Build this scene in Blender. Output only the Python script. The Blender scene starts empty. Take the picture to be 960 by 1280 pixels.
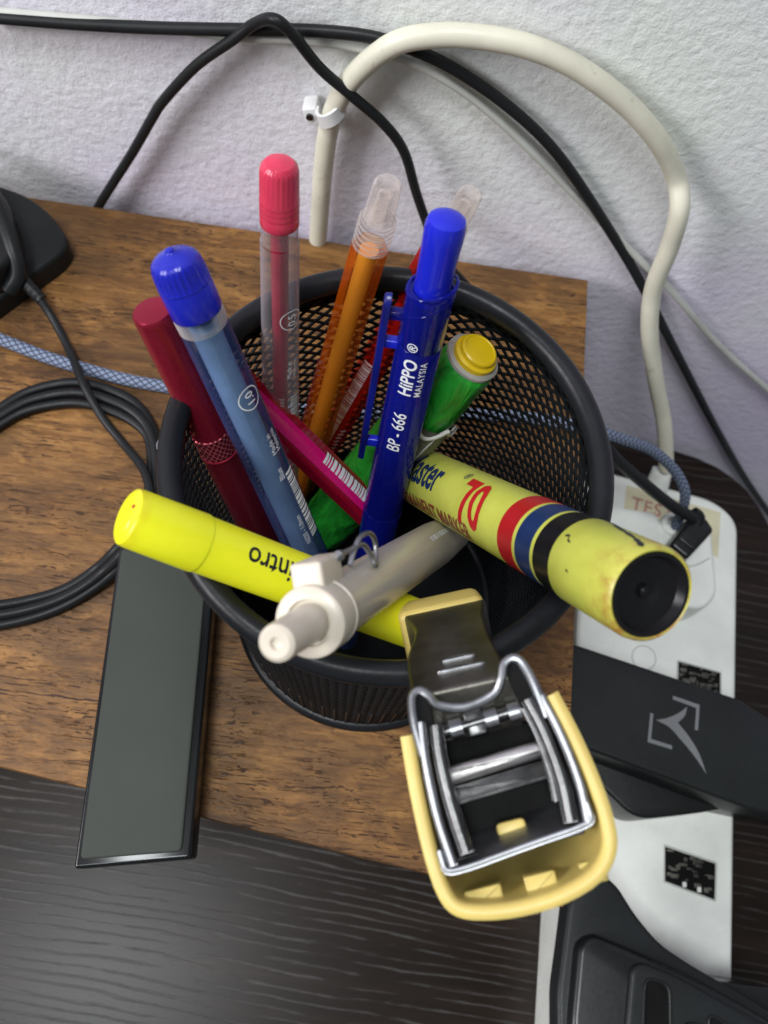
import bpy, bmesh, math, random
from mathutils import Vector, Matrix, noise
random.seed(4)
PI = math.pi
S = 0.01                                   # all lengths below are in centimetres
scene = bpy.context.scene
C = scene.collection

# ------------------------------------------------------------------ camera
cam_d = bpy.data.cameras.new('camera'); cam = bpy.data.objects.new('camera', cam_d); C.objects.link(cam)
scene.camera = cam
def cam_axes(a, b, c):
    fwd = Vector((0, math.cos(a), -math.sin(a))); rt = Vector((1, 0, 0)); up = Vector((0, math.sin(a), math.cos(a)))
    M = Matrix.Rotation(b, 3, 'Z')
    fwd, rt, up = M @ fwd, M @ rt, M @ up
    return math.cos(c)*rt + math.sin(c)*up, -math.sin(c)*rt + math.cos(c)*up, fwd
rt, up, fwd = cam_axes(1.18488, -0.07713, 0.21012)
CAM = Vector((-0.4645, -7.5773, 25.7747))
m = Matrix((rt, up, -fwd)).transposed().to_4x4(); m.translation = CAM*S
cam.matrix_world = m
cam_d.sensor_fit = 'VERTICAL'; cam_d.sensor_height = 24; cam_d.sensor_width = 18
cam_d.lens = 24*1118.29/1280
cam_d.clip_start = 0.005; cam_d.clip_end = 50
cam_d.dof.use_dof = True; cam_d.dof.focus_distance = 0.20; cam_d.dof.aperture_fstop = 15

# ------------------------------------------------------------------ world and lamps
w = bpy.data.worlds.new('World'); scene.world = w; w.use_nodes = True
w.node_tree.nodes['Background'].inputs[0].default_value = (0.90, 0.95, 1.0, 1)
w.node_tree.nodes['Background'].inputs[1].default_value = 0.18
def area(name, loc, target, sx, sy, power, col):
    d = bpy.data.lights.new(name, 'AREA'); d.shape = 'RECTANGLE'; d.size = sx*S; d.size_y = sy*S
    d.energy = power; d.color = col
    o = bpy.data.objects.new(name, d); C.objects.link(o); o.location = Vector(loc)*S
    o.rotation_euler = (Vector(target) - Vector(loc)).to_track_quat('-Z', 'Y').to_euler()
area('ceiling_lamp', (-25, -34, 150), (-6, -8, 0), 34, 42, 15, (0.94, 0.98, 1.0))
area('room_window', (-115, -50, 78), (0, 6, 0), 60, 50, 17, (1.0, 0.97, 1.0))
scene.view_settings.view_transform = 'Standard'; scene.view_settings.look = 'None'
scene.view_settings.exposure = 0.12; scene.view_settings.gamma = 1.0
scene.cycles.max_bounces = 10; scene.cycles.transparent_max_bounces = 16

# ------------------------------------------------------------------ materials
class NT:
    def __init__(s, name):
        s.m = bpy.data.materials.new(name); s.m.use_nodes = True; s.t = s.m.node_tree; s.t.nodes.clear()
        s.out = s.n('ShaderNodeOutputMaterial')
    def n(s, typ, **k):
        o = s.t.nodes.new(typ)
        for a, b in k.items(): setattr(o, a, b)
        return o
    def l(s, a, b): s.t.links.new(a, b)
    def val(s, sock, v):
        if isinstance(v, bpy.types.NodeSocket): s.l(v, sock)
        else: sock.default_value = v
    def math(s, op, a, b=0.0, c=None):
        o = s.n('ShaderNodeMath', operation=op); s.val(o.inputs[0], a); s.val(o.inputs[1], b)
        if c is not None: s.val(o.inputs[2], c)
        return o.outputs[0]
    def coord(s, scale=(1, 1, 1), kind='Object', rot=(0, 0, 0), loc=(0, 0, 0)):
        tc = s.n('ShaderNodeTexCoord'); mp = s.n('ShaderNodeMapping'); s.l(tc.outputs[kind], mp.inputs[0])
        mp.inputs['Scale'].default_value = scale; mp.inputs['Rotation'].default_value = rot; mp.inputs['Location'].default_value = loc
        return mp.outputs[0]
    def noise(s, vec, scale, detail=4, rough=.5, dist=0):
        o = s.n('ShaderNodeTexNoise'); s.l(vec, o.inputs['Vector']); o.inputs['Scale'].default_value = scale
        o.inputs['Detail'].default_value = detail; o.inputs['Roughness'].default_value = rough; o.inputs['Distortion'].default_value = dist
        return o.outputs[0]
    def ramp(s, fac, stops, interp='LINEAR'):
        o = s.n('ShaderNodeValToRGB'); s.l(fac, o.inputs[0]); cr = o.color_ramp; cr.interpolation = interp
        while len(cr.elements) < len(stops): cr.elements.new(0.5)
        for e, (p, c) in zip(cr.elements, stops):
            e.position = p; e.color = (c, c, c, 1) if isinstance(c, (int, float)) else (*c, 1)
        return o.outputs[0]
    def mix(s, fac, a, b, blend='MIX'):
        o = s.n('ShaderNodeMix', data_type='RGBA', blend_type=blend); s.val(o.inputs[0], fac)
        for sock, v in ((o.inputs[6], a), (o.inputs[7], b)):
            if isinstance(v, bpy.types.NodeSocket): s.l(v, sock)
            else: sock.default_value = (*v, 1)
        return o.outputs[2]
    def bump(s, h, strength, dist_cm, normal=None):
        o = s.n('ShaderNodeBump'); s.l(h, o.inputs['Height']); o.inputs['Strength'].default_value = strength
        o.inputs['Distance'].default_value = dist_cm*S
        if normal: s.l(normal, o.inputs['Normal'])
        return o.outputs[0]
    def bsdf(s, color, rough=.5, metal=0, normal=None, **k):
        o = s.n('ShaderNodeBsdfPrincipled')
        if isinstance(color, bpy.types.NodeSocket): s.l(color, o.inputs['Base Color'])
        else: o.inputs['Base Color'].default_value = (*color, 1)
        s.val(o.inputs['Roughness'], rough); s.val(o.inputs['Metallic'], metal)
        if normal: s.l(normal, o.inputs['Normal'])
        for a, b in k.items(): s.val(o.inputs[a.replace('_', ' ')], b)
        return o.outputs[0]
    def done(s, sh): s.l(sh, s.out.inputs[0]); return s.m

def plastic(name, col, rough=.35, var=.12, bump=.25, scale=300, coat=0, metal=0, dirt=0, sss=0, relief=.01, spec=None, rv=.25):
    n = NT(name); v = n.coord()
    a = n.noise(v, scale, 5, .6); b = n.noise(v, 60, 3)
    dark = tuple(c*(1-var*2) for c in col); lite = tuple(min(1, c*(1+var)) for c in col)
    c = n.mix(n.ramp(b, [(.3, 0), (.7, 1)]), dark, lite)
    if dirt:
        d = n.noise(v, 140, 6, .7); c = n.mix(n.ramp(d, [(.60, 0), (.72, dirt)]), c, (.12, .09, .05))
    r = n.math('ADD', n.math('MULTIPLY', a, rv), rough-rv*.5)
    k = dict(Coat_Weight=coat)
    if spec is None: spec = .22 if max(col) < .03 and not metal else .45
    k['Specular_IOR_Level'] = spec
    if sss: k.update(Subsurface_Weight=sss, Subsurface_Scale=.003)
    return n.done(n.bsdf(c, r, metal, n.bump(a, bump, relief), **k))

def clear(name, tint, through=.6, body=(.8, .8, .8), rough=.12, streak=0.0):
    """tinted see-through plastic wall: transmitted + scattered + reflected light"""
    n = NT(name); v = n.coord()
    a = n.noise(v, 220, 4); nb = n.bump(a, .25, .01)
    tr = n.n('ShaderNodeBsdfTransparent'); tr.inputs[0].default_value = (*tint, 1)
    pr = n.bsdf(body, rough, 0, nb)
    lw = n.n('ShaderNodeLayerWeight'); lw.inputs[0].default_value = .35
    f = n.math('MULTIPLY', n.math('SUBTRACT', 1.0, lw.outputs['Facing']), through*1.15)
    if streak:
        s2 = n.noise(n.coord((400, 400, 6)), 1.0, 2); f = n.math('MULTIPLY', f, n.ramp(s2, [(.35, 1-streak), (.6, 1)]))
    f = n.math('MINIMUM', f, 1.0)
    mx = n.n('ShaderNodeMixShader'); n.val(mx.inputs[0], f); n.l(pr, mx.inputs[1]); n.l(tr.outputs[0], mx.inputs[2])
    return n.done(mx.outputs[0])

def wood():
    n = NT('walnut_board_veneer')
    v = n.coord(rot=(0, 0, .12))
    def grain(sx, sy, k, det, rough, dist, warp_amt):
        vs = n.coord((sx, sy, 60), rot=(0, 0, .12))
        warp = n.noise(n.coord((12, 26, 9), rot=(0, 0, .12), loc=(k, 0, 0)), 1.6, 4, .55)
        add = n.n('ShaderNodeVectorMath', operation='ADD'); sc = n.n('ShaderNodeVectorMath', operation='SCALE')
        n.l(warp, sc.inputs[0]); sc.inputs['Scale'].default_value = warp_amt
        n.l(vs, add.inputs[0]); n.l(sc.outputs[0], add.inputs[1])
        return n.noise(add.outputs[0], 1.0, det, rough, dist)
    g = grain(20, 330, 0, 8, .66, .3, 8)
    f = grain(45, 1200, 2, 6, .70, .2, 13)
    broad = grain(9, 60, 5, 4, .6, .6, 3)
    gg = n.math('ADD', n.math('MULTIPLY', g, .55), n.math('ADD', n.math('MULTIPLY', f, .25), n.math('MULTIPLY', broad, .20)))
    col = n.ramp(gg, [(.34, (.075, .033, .011)), (.45, (.16, .074, .023)), (.52, (.245, .116, .035)), (.60, (.34, .172, .054)), (.70, (.27, .13, .040))])
    cl = n.noise(n.coord((16, 30, 10), loc=(3, 1, 0)), 1.3, 6, .66, 1.4)
    col = n.mix(n.ramp(cl, [(.42, .60), (.64, 0)]), col, (.065, .036, .019))
    # short dark pores lying along the grain
    p = grain(70, 1500, 7, 4, .6, .2, 18); pd = n.noise(n.coord((40, 60, 40)), 1, 4, .6)
    pm = n.math('MULTIPLY', n.ramp(p, [(.57, 0), (.61, 1)]), n.ramp(pd, [(.42, .2), (.56, 1)]))
    col = n.mix(pm, col, (.040, .019, .010))
    h = n.math('SUBTRACT', n.math('MULTIPLY', f, .8), n.math('MULTIPLY', pm, .8))
    r_ = n.math('ADD', n.math('MULTIPLY', f, .3), .36)
    return n.done(n.bsdf(col, r_, 0, n.bump(h, .55, .03), Specular_IOR_Level=.24))

def laminate():
    n = NT('black_brown_embossed_laminate')
    base = n.noise(n.coord((5, 90, 3), rot=(0, 0, .05)), 1.0, 6, .65)
    warp = n.noise(n.coord((16, 90, 10)), 1.0, 5, .6); big = n.noise(n.coord((5, 14, 5)), 1.0, 3, .5)
    vv = n.coord((1, 1, 1), rot=(0, 0, .05))
    sp = n.n('ShaderNodeSeparateXYZ'); n.l(vv, sp.inputs[0])
    y = n.math('ADD', n.math('MULTIPLY', sp.outputs[1], 270), n.math('ADD', n.math('MULTIPLY', warp, 1.5), n.math('MULTIPLY', big, 5)))
    tri = n.math('ABSOLUTE', n.math('SUBTRACT', n.math('FRACT', y), .5))
    ridge = n.ramp(tri, [(.02, 1), (.06, .9), (.13, 0)])
    gate = n.noise(n.coord((15, 250, 10)), 1.0, 6, .68)
    ridge = n.math('MULTIPLY', ridge, n.ramp(gate, [(.44, 0), (.52, 1)]))
    pores = n.noise(n.coord((300, 420, 100)), 4.0, 5, .75)
    h = n.math('ADD', n.math('MULTIPLY', ridge, .35), n.math('MULTIPLY', pores, .22))
    col = n.ramp(base, [(.3, (.008, .0056, .0043)), (.55, (.016, .0105, .0078)), (.75, (.028, .0175, .0125))])
    return n.done(n.bsdf(col, n.math('ADD', n.math('ADD', n.math('MULTIPLY', pores, .14), .24), n.math('MULTIPLY', ridge, .26)), 0, n.bump(h, 1.0, .012), Specular_IOR_Level=n.math('ADD', .18, n.math('MULTIPLY', ridge, .55))))

def plaster():
    n = NT('rough_painted_plaster'); v = n.coord()
    a = n.noise(v, 520, 5, .62, .2); b = n.noise(v, 290, 3, .55, .0); big = n.noise(v, 5.5, 3, .55); mid = n.noise(v, 60, 5, .65)
    h = n.math('ADD', n.math('MULTIPLY', a, .7), n.math('ADD', n.math('MULTIPLY', b, 1.1), n.math('MULTIPLY', mid, .7)))
    col = n.mix(n.ramp(big, [(.35, 0), (.68, 1)]), (.76, .68, .88), (.81, .85, .81))
    col = n.mix(n.ramp(a, [(.25, .22), (.5, 0)]), col, (.36, .36, .35))
    st = n.noise(v, 60, 6, .75); reg = n.noise(n.coord(loc=(1.3, 0, .4)), 8, 3)
    col = n.mix(n.math('MULTIPLY', n.ramp(st, [(.60, 0), (.70, .6)]), n.ramp(reg, [(.52, 0), (.64, 1)])), col, (.40, .30, .20))
    return n.done(n.bsdf(col, .78, 0, n.bump(h, .75, .052), Specular_IOR_Level=.3))

def braid():
    n = NT('woven_blue_grey_braid'); uv = n.n('ShaderNodeTexCoord').outputs['UV']
    sp = n.n('ShaderNodeSeparateXYZ'); n.l(uv, sp.inputs[0]); u, v = sp.outputs[0], sp.outputs[1]
    p = n.math('FRACT', n.math('ADD', n.math('MULTIPLY', u, 6), n.math('MULTIPLY', v, 3.6)))
    q = n.math('FRACT', n.math('SUBTRACT', n.math('MULTIPLY', u, 6), n.math('MULTIPLY', v, 3.6)))
    a = n.math('ABSOLUTE', n.math('SUBTRACT', p, .5)); b = n.math('ABSOLUTE', n.math('SUBTRACT', q, .5))
    k = n.math('MAXIMUM', a, b)
    col = n.ramp(k, [(.30, (.20, .25, .36)), (.40, (.11, .13, .20)), (.44, (.015, .018, .03))])
    return n.done(n.bsdf(col, .8, 0, n.bump(n.math('SUBTRACT', 1.0, k), .6, .05)))

def knurl():
    n = NT('knurled_red_anodised_metal'); uv = n.n('ShaderNodeTexCoord').outputs['UV']
    sp = n.n('ShaderNodeSeparateXYZ'); n.l(uv, sp.inputs[0]); u, v = sp.outputs[0], sp.outputs[1]
    p = n.math('FRACT', n.math('ADD', n.math('MULTIPLY', u, 22), n.math('MULTIPLY', v, 6)))
    q = n.math('FRACT', n.math('SUBTRACT', n.math('MULTIPLY', u, 22), n.math('MULTIPLY', v, 6)))
    k = n.math('MINIMUM', n.math('ABSOLUTE', n.math('SUBTRACT', p, .5)), n.math('ABSOLUTE', n.math('SUBTRACT', q, .5)))
    col = n.ramp(k, [(.04, (.62, .16, .20)), (.14, (.16, .004, .014))])
    return n.done(n.bsdf(col, .35, .6, n.bump(k, .6, -.04)))

def marker_yellow():
    n = NT('worn_yellow_lacquer'); v = n.coord()
    a = n.noise(v, 200, 5, .6); b = n.noise(v, 70, 6, .75); z = n.n('ShaderNodeSeparateXYZ'); n.l(v, z.inputs[0])
    c = n.mix(n.ramp(a, [(.3, 0), (.7, 1)]), (.43, .46, .065), (.51, .53, .085))
    c = n.mix(n.ramp(b, [(.66, 0), (.70, .8)]), c, (.05, .035, .02))
    edge = n.ramp(z.outputs[2], [(.0875, 0), (.0935, 1)])
    c = n.mix(n.math('MULTIPLY', edge, n.ramp(b, [(.44, .15), (.60, 1)])), c, (.30, .10, .025))
    return n.done(n.bsdf(c, .38, 0, n.bump(a, .15, .01)))

def highlighter_yellow():
    n = NT('fluorescent_yellow_plastic'); v = n.coord()
    a = n.noise(v, 150, 5, .6); z = n.n('ShaderNodeSeparateXYZ'); n.l(v, z.inputs[0])
    c = n.mix(n.ramp(a, [(.3, 0), (.7, 1)]), (.78, .80, .010), (.86, .86, .02))
    b = n.noise(v, 120, 5, .7)
    rim = n.math('MULTIPLY', n.ramp(z.outputs[2], [(.0636, 0), (.0643, 1)]), n.ramp(z.outputs[2], [(.0649, 1), (.0653, 0)]))
    c = n.mix(n.math('MULTIPLY', rim, n.ramp(b, [(.42, .1), (.55, .8)])), c, (.42, .12, .01))
    return n.done(n.bsdf(c, .33, 0, n.bump(a, .15, .01), Subsurface_Weight=.15, Subsurface_Scale=.003))

def chrome(name, col=(.62, .63, .66), rough=.16):
    n = NT(name); v = n.coord(); a = n.noise(v, 90, 5, .6); b = n.noise(v, 500, 4, .6)
    c = n.mix(n.ramp(a, [(.35, 0), (.65, 1)]), tuple(x*.55 for x in col), col)
    return n.done(n.bsdf(c, n.math('ADD', n.math('MULTIPLY', a, .28), rough-.08), 1.0, n.bump(n.math('ADD', a, b), .35, .02)))

def crinkle():
    n = NT('crumpled_green_foil_wrap'); v = n.coord((1, 1, .45))
    a = n.noise(v, 130, 3, .5, 1.4); b = n.noise(v, 420, 4, .6)
    c = n.mix(n.ramp(a, [(.35, 0), (.65, 1)]), (.012, .17, .018), (.02, .34, .03))
    return n.done(n.bsdf(c, .26, 0, n.bump(n.math('ADD', a, n.math('MULTIPLY', b, .15)), .9, .16)))

M = dict(
 wood=wood(), laminate=laminate(), plaster=plaster(), braid=braid(), knurl=knurl(),
 black=plastic('black_cable_rubber', (.012, .013, .014), .42, .1, .2, 400),
 wirepaint=plastic('black_painted_steel', (.010, .011, .013), .36, .15, .5, 500, relief=.012),
 meshpaint=plastic('black_mesh_paint', (.008, .009, .010), .55, .15, .5, 500, relief=.012, spec=.10),
 whitecable=plastic('aged_white_cable_sheath', (.66, .64, .52), .42, .07, .15, 150, dirt=.5),
 conduit=plastic('thin_grey_white_wire_sheath', (.50, .51, .47), .5, .08),
 white=plastic('glossy_white_strip_plastic', (.74, .76, .71), .30, .05, .1, 200, dirt=.12),
 clipwhite=plastic('white_nylon_clip', (.72, .72, .72), .35, .04),
 label=plastic('yellowed_paper_label', (.60, .56, .38), .7, .08),
 labelink=plastic('faded_red_ink', (.42, .20, .17), .7, .2),
 slate=plastic('matt_slate_plastic', (.012, .014, .0145), .40, .1, .15, 700),
 dark=plastic('black_matt_plastic', (.008, .009, .009), .30, .12, .2, 600, rv=.1, spec=.35),
 silverprint=plastic('grey_silver_print', (.16, .165, .17), .5, .05),
 bartop=plastic('grey_green_satin_glass', (.046, .052, .045), .55, .03, .03, 600, rv=.04, spec=.14),
 barside=plastic('glossy_black_bezel', (.006, .007, .008), .22, .05, .05, 200, rv=.05, spec=.4),
 component=plastic('dusty_brass_contacts', (.13, .125, .10), .45, .5, .8, 900, metal=.3, relief=.05),
 hole=plastic('opening_shade_black', (.008, .008, .008), .6, .2, spec=.05), steel=chrome('bright_steel', (.80, .78, .76), .30),  # hole: near-black colour stands in for shade inside openings
 bluecap=plastic('opaque_royal_blue_plastic', (.010, .016, .42), .26, .1, .1, 250, sss=.1),
 bluebody=clear('blue_tinted_clear_barrel', (.62, .69, .84), .90, (.045, .07, .20), .12),
 bluerefill=plastic('pale_blue_refill_tube', (.46, .62, .74), .3, .15),
 clearbody=clear('clear_barrel_plastic', (.95, .92, .94), .97, (.42, .38, .42), .08, .15),
 clearcap=clear('crystal_clear_cap', (.98, .96, .94), .96, (.72, .66, .62), .05, .15),
 pinkcap=plastic('translucent_pink_red_cap', (.66, .045, .10), .22, .15, .1, 200, sss=.3),
 redrefill=plastic('dark_red_refill_tube', (.34, .010, .035), .3, .15),
 maroon=plastic('maroon_anodised_metal', (.30, .012, .035), .30, .10, .3, 1200, metal=.55, relief=.004),
 maroonlow=plastic('dark_maroon_metal', (.13, .006, .016), .32, .12, .3, 900, metal=.45, relief=.004),
 orangebody=clear('orange_tinted_clear_barrel', (1.0, .86, .58), .95, (.78, .13, .004), .06),
 orangerefill=plastic('orange_refill_tube', (1.0, .52, .10), .35, .08),
 redbody=clear('red_tinted_clear_barrel', (.95, .26, .18), .74, (.56, .012, .008), .07),
 salmon=plastic('salmon_refill_tube', (.75, .14, .06), .35, .08),
 bpbody=clear('deep_blue_clear_barrel', (.20, .24, .85), .55, (.007, .012, .25), .08),
 bpcore=plastic('navy_inner_tube', (.005, .010, .19), .3, .3),
 bpbutton=plastic('bright_blue_push_button', (.010, .018, .50), .22, .05, .05),
 pink=plastic('hot_pink_plastic', (.62, .006, .16), .28, .08),
 pinkred=clear('magenta_red_clear_barrel', (.45, .01, .03), .30, (.36, .004, .030), .12),
 green=crinkle(), greenlite=plastic('flat_bright_green_print', (.04, .42, .03), .35, .12),
 paper=plastic('torn_white_paper', (.62, .62, .58), .8, .15, .8, 300),
 grubby=plastic('grubby_grey_paper', (.40, .39, .35), .8, .3, .9, 300, dirt=.6),
 greyband=plastic('silver_grey_foil_print', (.16, .16, .14), .45, .4, .8, 300),
 gluecap=plastic('yellow_screw_cap', (.66, .45, .006), .36, .12, .3, 200, dirt=.5),
 markeryellow=marker_yellow(), hiyellow=highlighter_yellow(),
 redband=plastic('red_printed_band', (.38, .010, .012), .35, .15),
 blueband=plastic('navy_printed_band', (.009, .030, .11), .35, .2),
 blackband=plastic('black_printed_band', (.008, .008, .009), .3, .2),
 inkblack=plastic('black_ink', (.012, .012, .02), .45, .05), inknavy=plastic('navy_ink', (.010, .025, .09), .45, .05),
 inkred=plastic('red_ink', (.42, .010, .012), .45, .05), inkbrown=plastic('brown_red_ink', (.22, .04, .02), .45, .05),
 inkwhite=plastic('white_ink', (.74, .76, .80), .5, .04), inkpink=plastic('pale_pink_ink', (.80, .58, .66), .5, .05),
 beige=plastic('ivory_pen_plastic', (.62, .56, .46), .34, .06, .1, 200, sss=.1),
 beigebody=clear('milky_grey_barrel', (.66, .60, .50), .16, (.50, .455, .375), .22),
 chrome=chrome('polished_chrome', (.40, .41, .43), .34), smoke=chrome('smoky_steel', (.20, .19, .165), .36),
 gunmetal=chrome('dark_spring_steel', (.14, .14, .14), .25),
 stapleryellow=plastic('pale_yellow_stapler_plastic', (.62, .48, .14), .42, .05, .08, 200, sss=.15),
)

# ------------------------------------------------------------------ mesh helpers
def mesh(name, verts, faces, mat, uvs=None, smooth=35):
    me = bpy.data.meshes.new(name)
    me.from_pydata([Vector(v)*S for v in verts], [], faces)
    me.materials.append(mat)
    if uvs:
        lay = me.uv_layers.new(name='UVMap')
        for lp in me.loops: lay.data[lp.index].uv = uvs[lp.vertex_index]
    me.validate(); me.update()
    if smooth:
        me.polygons.foreach_set('use_smooth', [True]*len(me.polygons))
        me.set_sharp_from_angle(angle=math.radians(smooth))
    return me
def thing(name, label, cat, loc=(0, 0, 0), rot=None, group=None):
    o = bpy.data.objects.new(name, None); C.objects.link(o); o.empty_display_size = .01
    mm = (rot.to_4x4() if rot else Matrix.Identity(4)); mm.translation = Vector(loc)*S; o.matrix_world = mm
    o['label'] = label; o['category'] = cat
    if group: o['group'] = group
    return o
def part(name, vf, mat, parent, smooth=35, label=None):
    v, f = vf[0], vf[1]; uv = vf[2] if len(vf) > 2 else None
    o = bpy.data.objects.new(name, mesh(name, v, f, mat, uv, smooth)); C.objects.link(o)
    if parent is not None: o.parent = parent
    if label: o['label'] = label
    return o
def single(name, vf, mat, label, cat, group=None, smooth=35):
    o = part(name, vf, mat, None, smooth); o['label'] = label; o['category'] = cat
    if group: o['group'] = group
    return o
def structure(name, vf, mat, smooth=0):
    o = part(name, vf, mat, None, smooth); o['kind'] = 'structure'; return o
def join(*a):
    V, F = [], []
    for v, f in [(x[0], x[1]) for x in a]:
        k = len(V); V += list(v); F += [tuple(i+k for i in q) for q in f]
    return V, F
def lathe(prof, seg=40, radf=None, cx=0, cy=0, top=True):
    """profile [(z, r)...] bottom to top around local Z, ends closed when r > 0"""
    V, F, U = [], [], []
    for z, r in prof:
        for i in range(seg+1):
            t = 2*PI*i/seg; rr = r*(radf(t, z) if radf else 1)
            V.append((cx+rr*math.cos(t), cy+rr*math.sin(t), z)); U.append((i/seg, z))
    n = seg+1
    for k in range(len(prof)-1):
        for i in range(seg): F.append((k*n+i, k*n+i+1, (k+1)*n+i+1, (k+1)*n+i))
    F.append(tuple(reversed(range(seg))))
    if top: F.append(tuple((len(prof)-1)*n+i for i in range(seg)))
    return V, F, U
def hexa(prof, r0=0, rnd=.06):
    """six-sided barrel"""
    def rf(t, z):
        a = (t+PI/6) % (PI/3) - PI/6
        return min(1.0, (math.cos(PI/6)/math.cos(a))*(1+rnd))
    return lathe(prof, 48, rf)
def ribbed(n, depth, z0, z1):
    return lambda t, z: 1 - (depth*(0.5+0.5*math.cos(n*t)) if z0 <= z <= z1 else 0)
def catmull(P, n=8):
    P = [Vector(p) for p in P]; Q = [2*P[0]-P[1]] + P + [2*P[-1]-P[-2]]; out = []
    for i in range(1, len(Q)-2):
        a, b, c, d = Q[i-1:i+3]
        for k in range(n):
            t = k/n
            out.append(.5*((2*b)+(c-a)*t+(2*a-5*b+4*c-d)*t*t+(3*b-3*c+d-a)*t**3))
    out.append(P[-1]); return out
def tube(P, r, seg=12, n=8, smooth=True, closed=False):
    pts = catmull(P, n) if smooth else [Vector(p) for p in P]
    V, F, U = [], [], []; L = 0
    ref = None
    for i, p in enumerate(pts):
        a = pts[max(0, i-1)]; b = pts[min(len(pts)-1, i+1)]; t = (b-a).normalized()
        if ref is None: ref = t.orthogonal().normalized()
        ref = (ref - t*ref.dot(t)).normalized(); bi = t.cross(ref)
        if i: L += (p-pts[i-1]).length
        rr = r(i/(len(pts)-1)) if callable(r) else r
        for k in range(seg+1):
            th = 2*PI*k/seg; V.append(tuple(p+ref*math.cos(th)*rr+bi*math.sin(th)*rr)); U.append((k/seg, L))
    m_ = seg+1
    for i in range(len(pts)-1):
        for k in range(seg): F.append((i*m_+k, i*m_+k+1, (i+1)*m_+k+1, (i+1)*m_+k))
    F.append(tuple(reversed(range(seg)))); F.append(tuple((len(pts)-1)*m_+k for k in range(seg)))
    return V, F, U
def prism(poly, z0, z1, bev=0.0, n=3, fr=None):
    """polygon (counter-clockwise) raised from z0 to z1 with a rounded top edge; fr = (origin, ex, ey, ez) for other frames"""
    if sum(poly[i][0]*poly[(i+1) % len(poly)][1]-poly[(i+1) % len(poly)][0]*poly[i][1] for i in range(len(poly))) < 0: poly = poly[::-1]
    N = len(poly)
    def inset(d):
        out = []
        for i in range(N):
            p, a, b = Vector(poly[i]), Vector(poly[i-1]), Vector(poly[(i+1) % N])
            e1, e2 = (p-a).normalized(), (b-p).normalized(); n1, n2 = Vector((-e1.y, e1.x)), Vector((-e2.y, e2.x))
            nn = n1+n2; nn = nn/max(.3, nn.dot(nn))*2
            out.append(p+nn*d*.5*1.0 if nn.length < 1e-6 else p+nn*d)
        return out
    rings = [(0, z0)]
    if bev:
        for k in range(n+1):
            a = PI/2*k/n; rings.append((bev*(1-math.cos(a)), z1-bev+bev*math.sin(a)))
    else: rings.append((0, z1))
    V, F = [], []
    for d, z in rings:
        for q in inset(d): V.append((q[0], q[1], z))
    for k in range(len(rings)-1):
        for i in range(N): j = (i+1) % N; F.append((k*N+i, k*N+j, (k+1)*N+j, (k+1)*N+i))
    F.append(tuple(reversed(range(N)))); F.append(tuple((len(rings)-1)*N+i for i in range(N)))
    if fr:
        o, ex, ey, ez = [Vector(q) for q in fr]; V = [tuple(o+ex*x+ey*y+ez*z) for x, y, z in V]
    return V, F
def rpoly(poly, r, n=5):
    """round the corners of a polygon"""
    out = []; N = len(poly); rs = r if isinstance(r, (list, tuple)) else [r]*N
    for i in range(N):
        p, a, b = Vector(poly[i]), Vector(poly[i-1]), Vector(poly[(i+1) % N]); rr = rs[i]
        if rr <= 0: out.append(tuple(p)); continue
        d1, d2 = (a-p), (b-p); k = min(rr, d1.length*.48, d2.length*.48); s, e = p+d1.normalized()*k, p+d2.normalized()*k
        for j in range(n+1):
            t = j/n; out.append(tuple(s*(1-t)**2+p*2*t*(1-t)+e*t*t))
    return out
def box(x0, x1, y0, y1, z0, z1, bev=.05, fr=None, r=None):
    return prism(rpoly([(x0, y0), (x1, y0), (x1, y1), (x0, y1)], r if r is not None else bev*1.5, 3), z0, z1, bev, 2, fr)
def torus(R, r, z, seg=96, s2=16, cx=0, cy=0, flat=1.0):
    V, F = [], []
    for i in range(seg):
        t = 2*PI*i/seg
        for k in range(s2):
            a = 2*PI*k/s2; rr = R+r*math.cos(a); V.append((cx+rr*math.cos(t), cy+rr*math.sin(t), z+r*flat*math.sin(a)))
    for i in range(seg):
        for k in range(s2):
            j = (i+1) % seg; l = (k+1) % s2; F.append((i*s2+k, j*s2+k, j*s2+l, i*s2+l))
    return V, F
dg = None
def glyphs(txt, size, shear=0, xs=1.0, bold=0.0, align='LEFT', space=1.0):
    cu = bpy.data.curves.new('t', 'FONT'); cu.body = txt; cu.size = size*1.35; cu.shear = shear; cu.align_x = align
    cu.offset = bold; cu.resolution_u = 3; cu.fill_mode = 'FRONT'; cu.space_character = space
    o = bpy.data.objects.new('t', cu); C.objects.link(o)
    dep = bpy.context.evaluated_depsgraph_get(); me = bpy.data.meshes.new_from_object(o.evaluated_get(dep))
    bm = bmesh.new(); bm.from_mesh(me); bmesh.ops.triangulate(bm, faces=bm.faces[:])
    for _ in range(2):
        es = [e for e in bm.edges if e.calc_length() > size*.22]
        if es: bmesh.ops.subdivide_edges(bm, edges=es, cuts=1); bmesh.ops.triangulate(bm, faces=bm.faces[:])
    V = [(v.co.x*xs, v.co.y) for v in bm.verts]; bm.verts.index_update(); F = [tuple(v.index for v in f.verts) for f in bm.faces]
    bm.free(); bpy.data.objects.remove(o); bpy.data.curves.remove(cu); bpy.data.meshes.remove(me)
    return V, F
def wrap(vf, z0, th0, r, eps=.007):
    """lay flat print on a barrel: text runs up the barrel (+Z), its top points to -theta"""
    V = []
    for x, y in vf[0]:
        th = th0-y/r; V.append(((r+eps)*math.cos(th), (r+eps)*math.sin(th), z0+x))
    return V, vf[1]
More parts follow.
